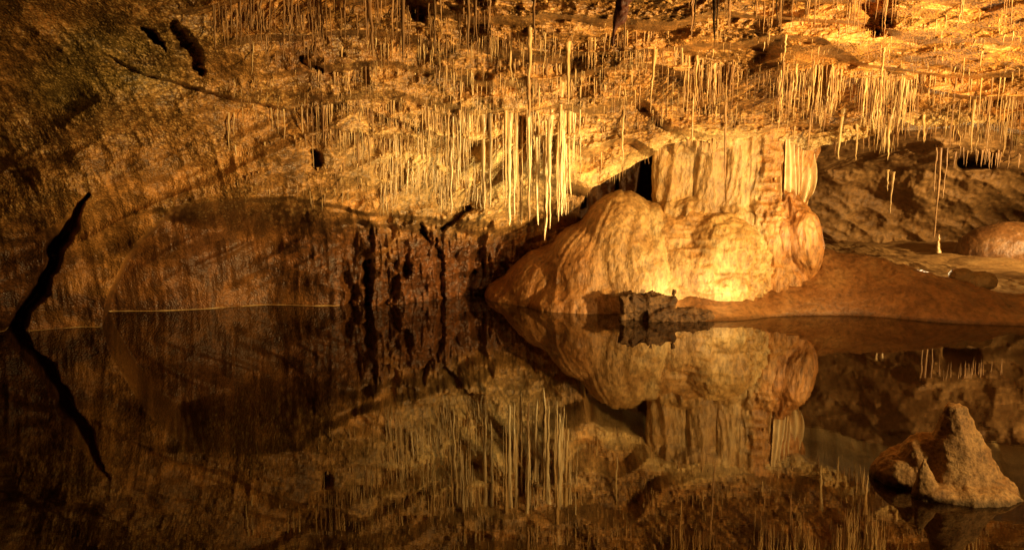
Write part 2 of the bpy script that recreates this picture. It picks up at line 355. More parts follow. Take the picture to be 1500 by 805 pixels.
tag(link('water', np_mesh('water', V, np.array([[0, 1, 2, 3]])), M['water'], smooth=False), kind='structure')

# ------------------------------------------------------------------ blob bodies: ellipsoids fused into one skin, then weathered
def blob(name, prims, voxel, smooth_it, material, disp, parent=None, origin=None, colf=None):
    bm = bmesh.new()
    from mathutils import Matrix, Euler
    for pr in prims:
        c, r = pr[0], pr[1]; rot = pr[2] if len(pr) > 2 else (0, 0, 0); kind = pr[3] if len(pr) > 3 else 's'
        mtx = Matrix.Translation(c) @ Euler(rot).to_matrix().to_4x4() @ Matrix.Diagonal((*r, 1))
        if kind == 's': bmesh.ops.create_icosphere(bm, subdivisions=4, radius=1, matrix=mtx)
        elif kind == 'c': bmesh.ops.create_cone(bm, cap_ends=True, segments=28, radius1=1, radius2=.13, depth=2, matrix=mtx)
        else: bmesh.ops.create_cone(bm, cap_ends=True, segments=28, radius1=1, radius2=1, depth=2, matrix=mtx)
    me = bpy.data.meshes.new('tmp'); bm.to_mesh(me); bm.free()
    o = bpy.data.objects.new('tmp', me); COL.objects.link(o)
    m = o.modifiers.new('r', 'REMESH'); m.mode = 'VOXEL'; m.voxel_size = voxel
    s = o.modifiers.new('s', 'SMOOTH'); s.factor = .5; s.iterations = smooth_it
    dg = bpy.context.evaluated_depsgraph_get(); ev = o.evaluated_get(dg)
    me2 = bpy.data.meshes.new_from_object(ev); bpy.data.objects.remove(o)
    n = len(me2.vertices); co = np.empty(n*3, np.float32); me2.vertices.foreach_get('co', co); co = co.reshape(-1, 3).astype(float)
    no = np.empty(n*3, np.float32); me2.vertices.foreach_get('normal', no); no = no.reshape(-1, 3)
    co = co+no*disp(co, no)[:, None]
    tc = colf(co) if colf else None
    if origin is not None: co = co-np.array(origin)
    me2.vertices.foreach_set('co', co.astype(np.float32).ravel()); me2.update(); me2.name = name; me2.materials.clear()
    if tc is not None or material in (M['flow'], M['shell']): set_tint(me2, tc if tc is not None else (1, 1, 1))
    out = link(name, me2, material, parent)
    if origin is not None and parent is None: out.location = origin
    return out
def W(px, py, Y): return unproj(px, py, Y)

def d_mound(co, no):
    w = np.stack([noise(co*1.4, 5), noise(co*1.4, 6), noise(co*1.4, 7)], -1)*.25; p = co+w
    ang = np.arctan2(p[:, 0]-1.5, -(p[:, 1]-11.9)); rad = np.hypot(p[:, 0]-1.5, p[:, 1]-11.9)
    fl = np.stack([ang*7, p[:, 2]*1.3, rad*.8], -1); f2 = np.stack([ang*22, p[:, 2]*3, rad*2], -1)
    d = .06*fbm(co*1.1, 2, 201)+.018*fbm(fl, 3, 202, ridged=True)+.006*fbm(f2, 2, 205, ridged=True)+.006*fbm(co*16, 3, 203, ridged=True)
    q = np.stack([co[:, 0]*1.8+co[:, 2]*1.8, co[:, 1]*1.5, co[:, 2]*4-co[:, 0]*4], -1)
    ter = np.stack([p[:, 0]*2.5, p[:, 1]*2.5, p[:, 2]*15], -1)
    return d+.016*fbm(q*.8, 3, 204, ridged=True)+.010*fbm(ter, 2, 207, ridged=True)*sst(-.2, .3, noise(co*1.6, 44))
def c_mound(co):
    t = sst(1.9, .6, co[:, 0]+.3*noise(co*2, 4))[:, None]  # left flank browner and darker, its shadow side painted in
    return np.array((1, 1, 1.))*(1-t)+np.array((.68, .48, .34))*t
mo = empty('flowstone_mound', (1.4, 11.2, 0)); tag(mo, 'broad rounded golden flowstone mound rising from the pool below the column', 'flowstone mound')
def sub(prims, o): return [((p[0][0]-o[0], p[0][1]-o[1], p[0][2]-o[2]), *p[1:]) for p in prims]
def blob_child(name, prims, voxel, it, material, disp, parent, colf=None):
    return blob(name, prims, voxel, it, material, disp, parent, origin=tuple(parent.location), colf=colf)
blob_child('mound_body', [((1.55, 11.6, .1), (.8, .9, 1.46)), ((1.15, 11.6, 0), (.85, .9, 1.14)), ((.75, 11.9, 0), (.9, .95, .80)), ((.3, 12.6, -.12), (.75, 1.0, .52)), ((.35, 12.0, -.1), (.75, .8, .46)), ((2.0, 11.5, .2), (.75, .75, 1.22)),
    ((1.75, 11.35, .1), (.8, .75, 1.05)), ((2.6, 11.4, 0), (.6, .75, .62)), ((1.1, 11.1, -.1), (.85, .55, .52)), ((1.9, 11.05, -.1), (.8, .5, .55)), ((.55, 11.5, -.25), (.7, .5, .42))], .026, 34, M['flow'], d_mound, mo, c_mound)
def d_dome(co, no):
    fl = np.stack([co[:, 0]*8, co[:, 1]*8, co[:, 2]*1.6], -1)
    r = sst(2.95, 3.2, co[:, 0]+.12*noise(co*6, 3))*sst(1.05, .75, co[:, 2])
    return .06*fbm(co*2.2+3, 3, 211)+.02*fbm(co*np.array([4, 4, 9]), 2, 215, ridged=True)+.012*fbm(fl, 3, 212, ridged=True)+.007*fbm(co*15, 3, 214, ridged=True)+r*.075*fbm(co*np.array([12, 12, 8]), 3, 213, ridged=True)
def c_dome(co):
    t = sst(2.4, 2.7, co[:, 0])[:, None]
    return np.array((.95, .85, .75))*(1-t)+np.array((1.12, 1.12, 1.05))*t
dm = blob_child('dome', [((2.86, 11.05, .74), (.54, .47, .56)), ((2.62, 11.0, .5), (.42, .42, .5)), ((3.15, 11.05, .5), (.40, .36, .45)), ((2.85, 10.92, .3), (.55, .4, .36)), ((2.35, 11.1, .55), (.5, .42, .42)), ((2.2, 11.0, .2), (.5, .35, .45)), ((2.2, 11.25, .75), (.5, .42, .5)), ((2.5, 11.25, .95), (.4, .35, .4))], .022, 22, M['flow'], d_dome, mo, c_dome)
dm['label'] = 'bright smooth round dome on the right shoulder of the mound'

# the column
co_ = empty('flowstone_column', (3.1, 11.3, 0)); tag(co_, 'massive fluted flowstone column joining the cave ceiling to the mound', 'flowstone column')
def d_col(co, no):
    fl = np.stack([co[:, 0]*4+.35*np.sin(co[:, 2]*2.2), co[:, 1]*4, co[:, 2]*.35], -1)
    rip = np.stack([co[:, 0]*3+fbm(co*2, 2, 8), co[:, 1]*3, co[:, 2]*11], -1)
    t = sst(3.2, 3.35, co[:, 0]+.1*noise(co*3, 3)); m = t*sst(3.75, 3.62, co[:, 0])*sst(1.0, 1.25, co[:, 2])
    return (1-t)*.06*fbm(fl, 3, 221, ridged=True)+.010*fbm(co*np.array([16, 16, 6]), 3, 222, ridged=True)+.02*fbm(co*2, 2, 223)+m*.06*fbm(rip, 3, 231, ridged=True)+t*.05*fbm(co*np.array([7, 7, 1.6]), 3, 233, ridged=True)
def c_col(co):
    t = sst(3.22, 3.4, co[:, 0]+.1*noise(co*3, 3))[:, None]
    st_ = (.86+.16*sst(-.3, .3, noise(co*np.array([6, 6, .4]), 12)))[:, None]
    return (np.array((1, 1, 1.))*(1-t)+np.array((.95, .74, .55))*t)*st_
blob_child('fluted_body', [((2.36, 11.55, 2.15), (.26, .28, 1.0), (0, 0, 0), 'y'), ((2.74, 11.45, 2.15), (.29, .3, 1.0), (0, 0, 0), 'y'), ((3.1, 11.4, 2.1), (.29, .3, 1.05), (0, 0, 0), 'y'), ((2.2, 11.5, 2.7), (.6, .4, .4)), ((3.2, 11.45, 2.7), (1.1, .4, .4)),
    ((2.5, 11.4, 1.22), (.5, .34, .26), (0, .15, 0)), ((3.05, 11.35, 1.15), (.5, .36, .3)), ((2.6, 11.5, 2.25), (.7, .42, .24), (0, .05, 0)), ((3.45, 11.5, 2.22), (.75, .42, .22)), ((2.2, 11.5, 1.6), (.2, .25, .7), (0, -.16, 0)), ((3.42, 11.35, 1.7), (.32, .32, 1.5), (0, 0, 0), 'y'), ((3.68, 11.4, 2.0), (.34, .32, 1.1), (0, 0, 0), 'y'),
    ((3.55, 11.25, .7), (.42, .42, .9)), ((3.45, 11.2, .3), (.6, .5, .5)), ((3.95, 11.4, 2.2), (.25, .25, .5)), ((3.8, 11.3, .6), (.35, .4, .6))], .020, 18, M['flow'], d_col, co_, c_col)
def d_lobe(co, no):
    a = np.stack([co[:, 0]*9+co[:, 2]*1.5, co[:, 1]*9, co[:, 2]*.6], -1)
    return .035*fbm(a, 2, 241, ridged=True)+.03*fbm(co*2.5, 2, 243)+.006*fbm(co*14, 2, 242)
lb = blob_child('side_lobe', [((3.90, 11.08, .92), (.27, .42, .52), (0, -.18, 0)), ((3.80, 11.15, 1.22), (.20, .32, .42), (0, -.35, 0)), ((3.98, 11.08, .72), (.20, .36, .36)), ((3.82, 11.15, .35), (.26, .36, .35)), ((3.7, 11.2, .6), (.25, .35, .5)), ((3.66, 11.18, .95), (.24, .36, .55))], .018, 6, M['flow'], d_lobe, co_, lambda co: np.tile((.85, .6, .42), (len(co), 1)))
lb['label'] = 'smooth orange tongue-shaped lobe on the right of the column'
# curtains on the right flank
def curtain(name, p0, p1, zt, zb0, zb1, n, amp, material, parent, seed):
    a = np.linspace(0, 1, 90); z = np.linspace(0, 1, 60)
    A, Z = np.meshgrid(a, z)
    zb = zb0+(zb1-zb0)*A+.10*noise(np.stack([A*9, A*0, A*0], -1), seed)
    off = amp*np.sin(A*n*2*math.pi+1.2*np.sin(A*5))*(.35+.65*Z)
    x = p0[0]+(p1[0]-p0[0])*A-off*.2+Z*.05*np.sin(A*7); y = p0[1]+(p1[1]-p0[1])*A+off-.05*Z
    zz = zt+(zb-zt)*Z
    x = x-(.16*np.clip(Z-.45, 0, 1)+.03*np.sin(Z*6))*A
    P = np.stack([x, y, zz], -1)
    P[..., 1] += .012*fbm(P*9, 2, seed)
    B = P.copy(); B[..., 1] += .03
    V = np.concatenate([P.reshape(-1, 3), B.reshape(-1, 3)], 0)-np.array(parent.location)
    q = grid_faces(60, 90); Q = np.concatenate([q, q[:, ::-1]+5400], 0)
    i = np.arange(5400).reshape(60, 90)
    rim = [(i[-1, k], i[-1, k]+5400, i[-1, k+1]+5400, i[-1, k+1]) for k in range(89)]+[(i[k, -1], i[k+1, -1], i[k+1, -1]+5400, i[k, -1]+5400) for k in range(59)]+[(i[k, 0], i[k, 0]+5400, i[k+1, 0]+5400, i[k+1, 0]) for k in range(59)]
    return link(name, np_mesh(name, V, np.concatenate([Q, np.array(rim)], 0)), material, parent)
c = curtain('curtain', (3.64, 11.03), (4.12, 11.25), 2.27, 1.30, 1.45, 6, .05, M['white'], co_, 7); c['label'] = 'pale thin folded curtain on the upper right flank'
curtain('curtain', (3.52, 11.08), (3.75, 11.14), 2.25, 1.5, 1.25, 3, .04, M['stal'], co_, 9)
curtain('curtain', (3.8, 11.14), (4.08, 11.38), 2.3, 1.35, 1.25, 4, .05, M['stal'], co_, 8)

# ------------------------------------------------------------------ loose rocks
def d_dark(co, no):
    return -.02+.05*fbm(co*4+np.round(co*5)*.3, 3, 251, ridged=True)+.014*fbm(co*12, 3, 252, ridged=True)
rk = blob('jagged_boulder', [((1.68, 10.22, .10), (.32, .13, .22), (0, 0, .05), 'y'), ((1.45, 10.22, .12), (.08, .12, .24), (0, .1, 0), 'y'), ((2.0, 10.2, .14), (.13, .11, .27), (0, .25, 0), 'c'), ((2.25, 10.18, .03), (.34, .18, .13)), ((1.95, 10.15, .02), (.35, .16, .14)), ((1.8, 10.2, .2), (.14, .1, .2), (.1, -.3, 0), 'c')], .016, 2, M['dark'], d_dark, origin=(1.8, 10.3, 0))
tag(rk, 'low jagged dark brown boulder at the water edge in front of the bright mound', 'boulder')
def d_cone(co, no):
    fl = np.stack([co[:, 0]*9, co[:, 1]*9, co[:, 2]*4], -1)
    return .012*fbm(co*5, 3, 261, ridged=True)+.010*fbm(fl, 3, 262, ridged=True)+.006*fbm(co*45, 3, 263)
X0 = (1400-750)/1200*4.78
def cp_(px, py, Y): return tuple(W(px, py, Y))
st = blob('conical_stalagmite', [((2.75, 4.86, .17), (.37, .31, .34), (0, -.09, 0), 'c'), ((2.72, 4.86, .25), (.20, .17, .20), (0, -.09, 0), 'c'), ((2.92, 4.80, .0), (.18, .2, .11), (0, .3, 0)), ((2.78, 4.68, -.03), (.28, .16, .11)),
    ((2.52, 4.98, .03), (.22, .2, .17), (0, -.3, 0)), ((2.60, 4.94, .12), (.18, .16, .17), (0, -.75, 0)), ((2.47, 4.68, .08), (.10, .09, .17), (0, -.1, 0), 'c'), ((2.56, 4.66, .02), (.12, .08, .05))], .0100, 4, M['mud'], d_cone, origin=(2.7, 4.8, 0), colf=lambda co: (.35+.65*sst(.012, .04, co[:, 2]+.008*noise(co*8, 3)))[:, None]*np.array((1, 1, 1.)))
tag(st, 'pointed conical rock with a smaller spike on its left, standing in the pool', 'stalagmite')
st.data.materials.clear()
M['cone'] = mat('cone_rock', [(.30, .16, .06), (.5, .3, .12), (.6, .4, .18)], 5, .6, .9, 40, .014, .35, dark=.4, vcol=True); st.data.materials.append(M['cone'])
def d_b(co, no): return .06*fbm(co*2, 3, 271)+.012*fbm(co*8, 3, 272, ridged=True)
c0 = W(1480, 372, 15.2)
bl = blob('boulder', [((c0[0], 15.2, .25), (1.0, .7, .62)), ((c0[0]+.6, 15.3, .3), (.8, .7, .55))], .04, 4, M['mud'], d_b, origin=(c0[0], 15.2, .2), colf=lambda co: np.tile((.62, .62, .62), (len(co), 1)))
tag(bl, 'large rounded brown boulder on the rear floor at the right edge', 'boulder')
c1 = W(1420, 400, 10.95)
bl = blob('crusted_rock', [((c1[0]-.12, 10.95, .45), (.16, .14, .1)), ((c1[0]+.12, 10.9, .38), (.2, .16, .12))], .014, 3, M['floor'], d_b, origin=(c1[0], 10.95, .35))
tag(bl, 'small crusted rock on top of the mud bank beside the bright light patch', 'rock')

# pale calcite rim that also draws the highlight along the waterline
def tube(pts, r, sides=6):
    pts = np.asarray(pts, float); n = len(pts); a = np.linspace(0, 2*math.pi, sides, endpoint=False)
    V = np.concatenate([pts+np.stack([np.zeros(n), np.full(n, math.cos(t))*r, np.full(n, math.sin(t))*r], -1) for t in a]).reshape(sides, n, 3).transpose(1, 0, 2)
    i = np.arange(n*sides).reshape(n, sides); j = np.roll(i, -1, 1)
    return V.reshape(-1, 3), np.stack([i[:-1], j[:-1], j[1:], i[1:]], -1).reshape(-1, 4)
def rimline(xs):
    out = []
    for x in xs:
        ys = np.linspace(415, 505, 181); z = unproj(np.full(181, x), ys, depth(np.full(181, x), ys))[:, 2]
        k = np.where(z > .004)[0]
        if len(k): y = ys[k[-1]]; out.append(unproj(x, y, depth(np.array([x]), np.array([y]))[0]-.012))
    return np.array(out)
for a, b in ((-20, 18), (42, 150), (158, 500)):
    p = rimline(np.arange(a, b, 2.)); p[:, 2] = .002
    p[:, 1] = np.convolve(np.pad(p[:, 1], 2, mode='edge'), np.ones(5)/5, 'valid')-.01
    p[:, 2] += .006*noise(np.stack([p[:, 0]*9, p[:, 1], p[:, 2]], -1), 3)-.004
    v, q = tube(p, .010); tag(link('crust_highlight', np_mesh('crust_highlight', v, q), M['stal']), kind='structure')

# ------------------------------------------------------------------ stalactites
def spike(root, L, r0, seed, sides=7, rings=9, straw=.25, lean=0.0, up=False):
    rg = random.Random(seed)
    t = np.linspace(0, 1, rings)**.9; a = np.linspace(0, 2*math.pi, sides, endpoint=False)
    rad = r0*((1-straw)*(1-t)**.8+straw)*(1+.25*np.exp(-t*14)+.4*np.exp(-t*5)); rad[-1] *= .25
    rad = rad*(1+.22*np.array([rg.uniform(-1, 1) for _ in t]))
    wx = np.cumsum([rg.gauss(0, .34 if r0 < .02 else .17)*r0 for _ in t])+lean*L*t; wy = np.cumsum([rg.gauss(0, .34 if r0 < .02 else .17)*r0 for _ in t])
    s = 1 if up else -1
    z = root[2]-s*.05+s*(L+.05)*t
    ph = rg.uniform(0, 6)
    V = np.stack([(root[0]+wx)[:, None]+rad[:, None]*np.cos(a+ph)*(1+.18*np.sin(2*a+ph)), (root[1]+wy)[:, None]+rad[:, None]*np.sin(a+ph)*(1+.18*np.sin(3*a)), np.repeat(z[:, None], sides, 1)], -1)
    i = np.arange(rings*sides).reshape(rings, sides); j = np.roll(i, -1, 1)
    q = np.stack([i[:-1], j[:-1], j[1:], i[1:]], -1).reshape(-1, 4)
    return V.reshape(-1, 3), (q if not up else q[:, ::-1])
ST = []   # every stalactite: px, py, len, width, material, label, group, Y override
def addz(poly, n, l0, l1, w0, w1, m, label, jx=3, jy=4, pw=1.6, area=None, straw=.07):
    for k in range(n):
        if area:
            x = random.uniform(area[0], area[2]); y = random.uniform(area[1], area[3])
            if len(area) > 4 and not area[4](x, y): continue
            # gather them on lines, as drips follow the ledges
        else:
            f = random.random()*(len(poly)-1); i = int(f); f -= i
            x = poly[i][0]*(1-f)+poly[i+1][0]*f+random.gauss(0, jx); y = poly[i][1]*(1-f)+poly[i+1][1]*f+random.gauss(0, jy)
        cl = float(noise(np.array([x/26., y/40., n*.37]), 77))
        if random.random() > .55+1.1*cl+.25: continue
        L = (l0+(l1-l0)*random.random()**pw)*(.65+.9*max(0, cl+.35)); L = min(L, l1)
        if label is LB_CL and area:
            env = np.interp(x, [640, 700, 745, 797, 830, 850], [275, 305, 328, 346, 325, 280]); L = (env-y)*(.15+.82*random.random()**1.9)
        mm = m if ((m != 'stal' or random.random() < .62) and (m != 'white' or random.random() < .6)) else ('stal' if m == 'white' else 'stalb')
        ST.append(dict(x=x, y=y, L=L, w=(w0+(w1-w0)*random.random()**2)*(.5+.6*L/l1), m=mm, label=label, group=label[1], straw=straw))
G = lambda a, b: (a, b)
LB_TOP = ('slim brown stalactite in the shaded fringe along the upper ceiling', 'brown stalactites of the shaded upper ceiling fringe')
LB_LEDGE = ('slender golden stalactite in the dense fringe under the ceiling ledge right of centre', 'golden straws of the right ceiling ledge')
LB_MID = ('short golden straw stalactite on the rough middle of the ceiling', 'short straws on the middle ceiling')
LB_EDGE = ('tapered golden stalactite on the lower rim of the ceiling at the right', 'stalactites on the right ceiling rim')
LB_RIDGE = ('small pale stalactite on the slanting ridge at the left of the cluster', 'pale drips of the slanting ridge')
LB_CL = ('thin pale stalactite within the brightly lit cluster above the pool', 'stalactites of the bright cluster')
LB_RIGHT = ('thin golden stalactite on the upper right ceiling', 'stalactites of the upper right ceiling')
LB_DR = ('short pale drapery drip on the lit wall left of the bright cluster', 'drapery drips left of the cluster')
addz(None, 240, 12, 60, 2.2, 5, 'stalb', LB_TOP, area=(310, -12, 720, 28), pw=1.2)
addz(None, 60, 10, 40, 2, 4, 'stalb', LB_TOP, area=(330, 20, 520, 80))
addz(None, 560, 4, 26, 1.4, 3.2, 'stal', LB_MID, area=(520, 45, 1010, 195))
addz([(640, 100), (700, 112), (760, 118), (830, 120), (900, 128), (1000, 130)], 200, 8, 36, 1.6, 3, 'stal', LB_MID, jy=7)
addz([(560, 60), (640, 66), (720, 50), (820, 58)], 170, 8, 40, 1.6, 3.4, 'stal', LB_MID, jy=6)
addz([(820, 69), (900, 74), (1000, 71)], 130, 6, 30, 1.6, 3.4, 'stal', LB_MID, jy=2)
addz([(990, 140), (830, 150), (700, 170), (640, 185)], 150, 6, 36, 1.6, 3, 'stal', LB_MID, jy=7)
addz([(1003, 104), (1080, 104), (1200, 106), (1230, 112), (1350, 124)], 900, 6, 72, 1.5, 4.4, 'stal', LB_LEDGE, jy=7, pw=2.0)
addz([(1230, 118), (1300, 122), (1400, 135)], 110, 6, 34, 1.6, 3, 'stal', LB_LEDGE, jy=5)
addz([(1190, 218), (1240, 203), (1330, 187), (1400, 183), (1450, 190), (1500, 208)], 190, 4, 34, 2, 5, 'stal', LB_EDGE, jy=2, pw=2.4, straw=.12)
addz([(1395, 158), (1440, 150), (1500, 150)], 120, 14, 60, 2, 4, 'stal', LB_EDGE, jy=9, straw=.15)
addz([(498, 149), (560, 165), (640, 194), (705, 207)], 190, 4, 24, 1.5, 3.2, 'stal', LB_RIDGE, jy=2)
addz([(445, 205), (480, 190), (540, 195), (600, 205)], 90, 4, 22, 1.5, 3.2, 'stal', LB_RIDGE, jy=2)
addz([(570, 208), (600, 206), (640, 205), (690, 200)], 200, 8, 44, 1.5, 4.0, 'white', LB_CL, jy=22, pw=2.4)
addz(None, 330, 8, 42, 1.5, 3.6, 'white', LB_DR, area=(555, 235, 720, 285))
addz(None, 190, 6, 20, 1.4, 2.6, 'stal', LB_DR, area=(420, 215, 640, 290))
addz(None, 330, 22, 95, 1.6, 4.6, 'white', LB_CL, area=(640, 160, 850, 235), pw=1.7, straw=.2)
addz([(852, 290), (870, 274), (900, 254), (940, 235), (975, 214)], 60, 4, 16, 1.5, 3, 'stal', LB_MID, jy=1)
addz([(1000, 205), (1100, 205), (1190, 212)], 90, 5, 26, 1.6, 3, 'stal', LB_EDGE, jy=3)
addz(None, 110, 10, 52, 2, 4, 'stalb', LB_RIGHT, area=(1000, -20, 1500, 4), straw=.15)
addz(None, 200, 4, 22, 1.4, 3, 'stal', LB_RIGHT, area=(1010, 10, 1500, 100), pw=2)
addz(None, 170, 4, 20, 1.4, 2.6, 'stal', LB_RIGHT, area=(1010, 130, 1400, 175))
addz(None, 190, 3, 14, 1.4, 3, 'stal', LB_RIDGE, area=(300, 110, 520, 165))
def one(x, y, L, w, m, label, straw=.25, Y=None, lean=0, g=None):
    ST.append(dict(x=x, y=y, L=L, w=w, m=m, label=(label, g), group=g, straw=straw, own=True, Y=Y, lean=lean))
GC = 'stalactites of the bright cluster'
one(797, 200, 150, 8, 'white', 'longest pale stalactite of the bright cluster, its tip lowest above the pool', .3, g=GC)
one(806, 190, 143, 7, 'white', 'bright stalactite just right of the longest one in the cluster', .3, g=GC)
one(785, 190, 138, 7, 'white', 'straight pale stalactite just left of the longest one in the cluster', .35, g=GC)
one(766, 185, 142, 6, 'white', 'slim white stalactite in the middle of the bright cluster', .4, g=GC)
one(746, 180, 148, 8, 'white', 'white-tipped long stalactite at the left front of the bright cluster', .35, g=GC)
one(753, 200, 118, 5, 'white', 'thin stalactite close behind the white-tipped one in the cluster', .4, g=GC)
one(776, 210, 112, 6, 'stalb', 'orange-brown stalactite between pale ones in the cluster', .4, g=GC)
one(822, 185, 128, 7, 'white', 'glowing pale stalactite near the right side of the cluster', .3, g=GC)
one(815, 205, 118, 6, 'white', 'slightly shorter pale stalactite beside the glowing one at the cluster right', .3, g=GC)
one(835, 190, 98, 6, 'stal', 'rightmost long golden stalactite of the cluster, beside the dark recess', .3, g=GC)
one(718, 200, 102, 6, 'white', 'pale stalactite under the small white knob at the left of the cluster', .3, g=GC)
one(707, 195, 112, 7, 'white', 'broad pale stalactite at the left edge of the hanging cluster', .3, g=GC)
one(672, 200, 70, 5, 'white', 'pale stalactite hanging over the lit wall drapery left of the cluster', .3, g=GC)
one(661, 205, 108, 4, 'white', 'very thin straw reaching down over the wall left of the cluster', .5, g=GC)
one(832, 66, 84, 8, 'stal', 'stout golden stalactite on the central ceiling, widest of its row', .2)
one(824, 130, 84, 7, 'stal', 'thick golden stalactite hanging just above the right of the cluster', .3)
one(776, 40, 80, 6, 'stal', 'long straight stalactite left of the stout golden one on the central ceiling', .35)
one(772, 112, 58, 8, 'stalb', 'dark orange stalactite hanging above the middle of the cluster', .3)
one(748, 60, 62, 4, 'stal', 'slim pale straw on the central ceiling above the cluster', .4)
one(958, 72, 90, 5, 'stal', 'golden stalactite hanging alone in front of the smooth orange ceiling patch', .15)
one(913, 160, 78, 4, 'stal', 'long thin straw over the curved ceiling flank left of the column', .5)
one(1017, 110, 95, 5, 'stal', 'long golden stalactite above the left part of the column', .3)
one(1047, 100, 52, 6, 'stal', 'bright thick drip at the left end of the right ceiling ledge', .15)
one(1066, 110, 150, 4, 'stalb', 'very long brown straw hanging down in front of the column', .6)
one(1190, 120, 96, 5, 'stalb', 'brown stalactite above the right shoulder of the column', .3)
one(1236, 170, 62, 6, 'stal', 'long stalactite at the left end of the arched ceiling rim', .15)
one(1255, 196, 38, 5, 'stal', 'short stalactite second from the left end of the arched rim', .15)
one(1304, 168, 65, 8, 'stal', 'longest tapered stalactite of the arched ceiling rim', .1)
one(1354, 168, 40, 6, 'stal', 'sharp stalactite right of the longest one on the arched rim', .1)
one(1425, 170, 54, 7, 'stal', 'stout stalactite where the arched rim meets the right drapery', .12)
one(1478, 150, 76, 9, 'stal', 'thick stalactite ending the drapery near the right edge', .15)
one(1295, 70, 50, 4, 'stal', 'pale straw below the black pocket in the upper right ceiling', .3)
one(1150, 50, 38, 4, 'stal', 'pale straw on the smooth upper ceiling above the column', .3)
one(370, 70, 38, 3, 'stal', 'single thin straw on the dim upper left ceiling', .5)
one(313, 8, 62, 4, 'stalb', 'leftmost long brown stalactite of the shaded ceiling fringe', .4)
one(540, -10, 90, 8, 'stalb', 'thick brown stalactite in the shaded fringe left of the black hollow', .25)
GF = 'dark near stalactites at the top of the view'  # dark rock material on the near ones stands in for backlit shade
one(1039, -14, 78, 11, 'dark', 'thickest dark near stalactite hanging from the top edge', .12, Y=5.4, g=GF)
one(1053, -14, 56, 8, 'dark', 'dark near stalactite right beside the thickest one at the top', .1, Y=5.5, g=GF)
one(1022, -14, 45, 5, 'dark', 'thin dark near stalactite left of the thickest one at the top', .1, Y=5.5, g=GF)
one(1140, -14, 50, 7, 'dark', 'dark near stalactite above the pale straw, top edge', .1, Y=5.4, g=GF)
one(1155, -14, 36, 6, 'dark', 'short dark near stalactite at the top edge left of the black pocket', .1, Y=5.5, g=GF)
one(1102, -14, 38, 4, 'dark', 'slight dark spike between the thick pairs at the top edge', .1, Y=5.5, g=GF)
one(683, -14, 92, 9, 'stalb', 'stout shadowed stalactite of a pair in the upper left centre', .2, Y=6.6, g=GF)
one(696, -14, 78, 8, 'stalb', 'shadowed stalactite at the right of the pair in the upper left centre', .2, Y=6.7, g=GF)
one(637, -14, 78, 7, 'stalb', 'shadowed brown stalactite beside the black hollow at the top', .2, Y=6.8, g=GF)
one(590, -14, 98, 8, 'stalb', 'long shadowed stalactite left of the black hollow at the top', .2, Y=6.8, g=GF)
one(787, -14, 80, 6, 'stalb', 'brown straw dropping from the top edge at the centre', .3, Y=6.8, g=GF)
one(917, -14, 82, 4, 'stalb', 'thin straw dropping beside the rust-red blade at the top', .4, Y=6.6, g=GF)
# the near ceiling carries those that start above the frame
GB = 'thin columns and straws in the rear chamber'
one(1378, 218, 132, 3.2, 'stalb', 'thick brown strand of the slender column in the rear chamber', .7, Y=15.6, g=GB)
one(1387, 218, 72, 2.4, 'stalb', 'shorter thin strand right of the slender rear column', .6, Y=15.6, g=GB)
one(1372, 220, 60, 3, 'stalb', 'faint strand left of the slender rear column', .6, Y=15.6, g=GB)
one(1308, 265, 48, 4, 'stal', 'lone stalactite on the dim rear wall right of the column', .2, Y=15.4, g=GB)
one(1300, 262, 18, 3, 'stal', 'tiny stalactite beside the lone one on the rear wall', .2, Y=15.4, g=GB)
for k in range(26):
    one(random.choice([random.uniform(1395, 1470), random.uniform(1440, 1500)]), random.uniform(226, 240), random.uniform(4, 13), 1.5, 'stalb', 'x', Y=15.5)
    ST[-1].pop('own'); ST[-1]['label'] = ('short brown straw on the shaded rear wall at the right', 'straws on the rear wall'); ST[-1]['group'] = 'straws on the rear wall'
LB_B = ('tiny cone-shaped drip point on the rough ceiling', 'tiny drip points')
addz(None, 1000, 3, 13, 2.2, 4.2, 'stal', LB_B, area=(500, 30, 1500, 205, lambda x, y: y < np.interp(x, [500, 980, 1240, 1400, 1500], [205, 205, 195, 175, 200])), straw=.03)
addz(None, 200, 3, 12, 2.2, 4, 'stal', LB_B, area=(330, 90, 700, 290), straw=.03)
addz([(1003, 104), (1200, 107), (1350, 124)], 260, 4, 18, 2.2, 4.5, 'stal', LB_LEDGE, jy=3)
addz([(430, 205), (560, 205), (700, 215)], 160, 4, 18, 2, 4.2, 'stal', LB_RIDGE, jy=6)
xs_ = np.array([s['x'] for s in ST]); ys_ = np.array([s['y'] for s in ST])
dep = depth(xs_, np.minimum(ys_, bottom(xs_)-2))
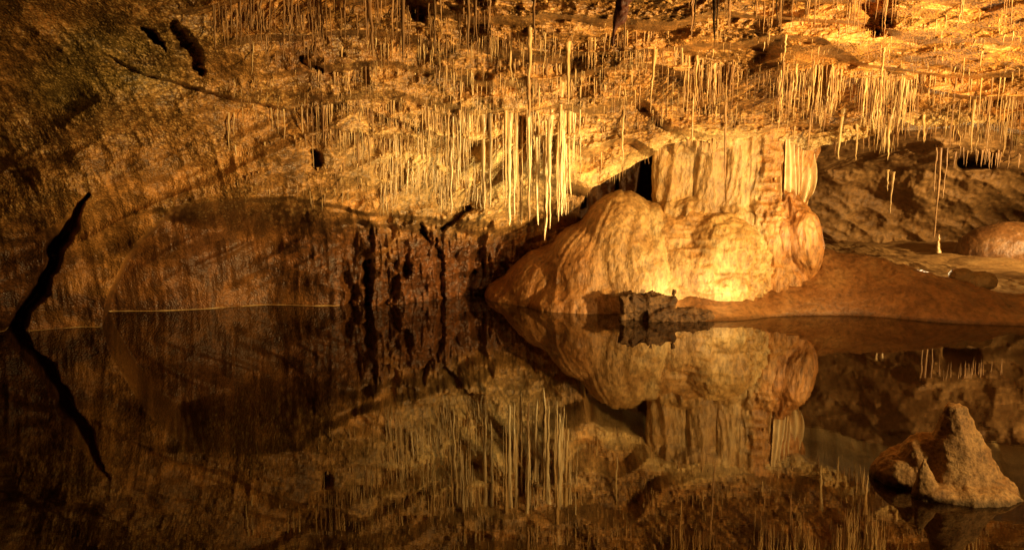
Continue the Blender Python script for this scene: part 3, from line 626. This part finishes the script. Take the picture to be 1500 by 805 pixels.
# carry each root up until it really enters the rock
ups = np.zeros(len(ST)); found = np.zeros(len(ST), bool); yr = np.minimum(ys_, bottom(xs_)-2)
for k_ in range(3, 52, 4):
    dk = depth(xs_, yr-k_); hit = (~found) & (dk < dep-.015); ups[hit] = k_; found |= hit
order = sorted(range(len(ST)), key=lambda k: (0 if ST[k].get('own') else 1, -ST[k]['L']*ST[k]['w']))
bulk = {}; count = 0
for rank, k in enumerate(order):
    s = ST[k]; Y = s.get('Y') or dep[k]; y = s['y']
    if s.get('Y') is None:
        y = min(y, bottom(s['x'])-2)-ups[k]
    root = unproj(s['x'], y, Y+(.01 if s.get('Y') is None else 0)); scale = Y/F*1.0
    L = (s['L']+(ups[k] if s.get('Y') is None else 0))*scale; r = s['w']*scale*.5
    up = .0
    if s.get('Y'): root = root+np.array([0, 0, .5 if s['Y'] < 8 else .12]); L += .5 if s['Y'] < 8 else .12
    big = rank < 298
    v, q = spike(root, L, r, k, sides=9 if big else 6, rings=16 if big else 8, straw=s['straw'], lean=s.get('lean', random.uniform(-.02, .02)))
    if big:
        me = np_mesh('stalactite', v-root, q); o = link('stalactite', me, M[s['m']]); o.location = root
        tag(o, s['label'][0], 'stalactite', s['group'])
    else:
        b = bulk.setdefault('a', ([], [], [0], [])); off = b[2][0]
        b[0].append(v); b[1].append(q+off); b[2][0] += len(v); b[3].append(np.full(len(q), {'stal': 0, 'stalb': 1, 'white': 2, 'dark': 1}[s['m']]))
b = bulk['a']; me = np_mesh('small_stalactites', np.concatenate(b[0]), np.concatenate(b[1])); o = link('small_stalactites', me, M['stal'])
me.materials.append(M['stalb']); me.materials.append(M['white']); me.polygons.foreach_set('material_index', np.concatenate(b[3]).astype(np.int32))
tag(o, 'countless tiny golden straw stalactites bristling over the whole cave ceiling', 'stalactites', kind='stuff')
# stalagmite below the slender column
g = W(1375, 366, 15.4); v, q = spike((g[0], 15.4, g[2]), .30, .035, 5, 10, 12, .35, up=True)
o = link('stalagmite', np_mesh('stalagmite', v-g, q), M['stal']); o.location = g; tag(o, 'small white stalagmite on the rear floor under the slender column', 'stalagmite')
# rust-red blade at the top
g = W(914, -20, 6.2)
def d_bl(co, no): return .02*fbm(co*9, 3, 281, ridged=True)
bl = blob('rock_blade', [((g[0]+.02, 6.2, g[2]-.02), (.075, .05, .26), (0, .22, 0)), ((g[0]-.05, 6.2, g[2]-.22), (.022, .025, .22), (0, .1, 0)), ((g[0]+.02, 6.2, g[2]+.25), (.07, .06, .3))], .01, 2, M['rust'], d_bl, origin=tuple(g))
tag(bl, 'dark rust-red rock blade hanging at the top edge of the ceiling', 'rock')
g = W(718, 240, 10.6)
bl = blob('calcite_knob', [((g[0], 10.6, g[2]), (.035, .035, .06)), ((g[0]-.07, 10.62, g[2]-.1), (.08, .025, .02), (0, .3, 0)), ((g[0]-.1, 10.62, g[2]-.05), (.018, .018, .09))], .008, 1, M['white'], lambda c, n: .008*fbm(c*30, 2, 5), origin=tuple(g))
tag(bl, 'small bright white calcite knob among the left stalactites of the cluster', 'calcite knob')

# ------------------------------------------------------------------ light: hidden show-cave lamps, and unseen fills added to brighten single parts
wd = bpy.data.worlds.new('World'); scene.world = wd; wd.use_nodes = True
wd.node_tree.nodes['Background'].inputs[0].default_value = (1, .55, .22, 1); wd.node_tree.nodes['Background'].inputs[1].default_value = .006
def lamp(name, loc, power, col, size, target=None, cone=None, blend=.6):
    d = bpy.data.lights.new(name, 'SPOT' if cone else 'POINT'); d.energy = power; d.color = col; d.shadow_soft_size = size
    if cone: d.spot_size = math.radians(cone); d.spot_blend = blend
    o = bpy.data.objects.new(name, d); COL.objects.link(o); o.location = loc
    if target is not None:
        o.rotation_euler = (Vector(target)-Vector(loc)).to_track_quat('-Z', 'Y').to_euler()
    return o
AM = (1, .64, .23)
lamp('flood_lamp', (7.4, 3.4, 1.5), 7800, AM, .15, (1.5, 9.9, 2.9), 66, 1)
lamp('fill_lamp', (5.9, 2.2, 2.3), 900, (1, .62, .22), .2)  # unseen fill added to lift the whole cave
lamp('mound_lamp', (1.95, 10.3, .18), 22, (1, .78, .38), .14, (2.6, 11.4, 1.0), 165)
lamp('dome_fill', (2.6, 9.9, .12), 52, (1, .80, .42), .08, (2.9, 11.2, .9), 90, 1)  # added fill without a fixture, for the glow on the dome
lamp('column_fill', (4.0, 9.9, .6), 130, (1, .80, .42), .08, (3.3, 11.4, 1.9), 60, 1)  # unseen, added over the water to brighten the column
lamp('floor_lamp', (6.15, 12.1, .5), 75, (1, .74, .36), 0)
lamp('rear_fill', (10.8, 11.5, 2.0), 2900, (1, .68, .28), .05, (6.0, 17, 1.5), 90, 1)  # unseen fill added beyond the right edge to brighten the rear wall
lamp('cluster_fill', (2.2, 8.6, .35), 600, (1, .78, .36), .06, (-.2, 10.8, 2.25), 60, 1)  # added fill over the pool that brightens the cluster and its wall

scene.render.engine = 'CYCLES'
scene.view_settings.view_transform = 'Standard'; scene.view_settings.look = 'None'; scene.view_settings.exposure = 0
scene.render.resolution_x = 1024; scene.render.resolution_y = 549
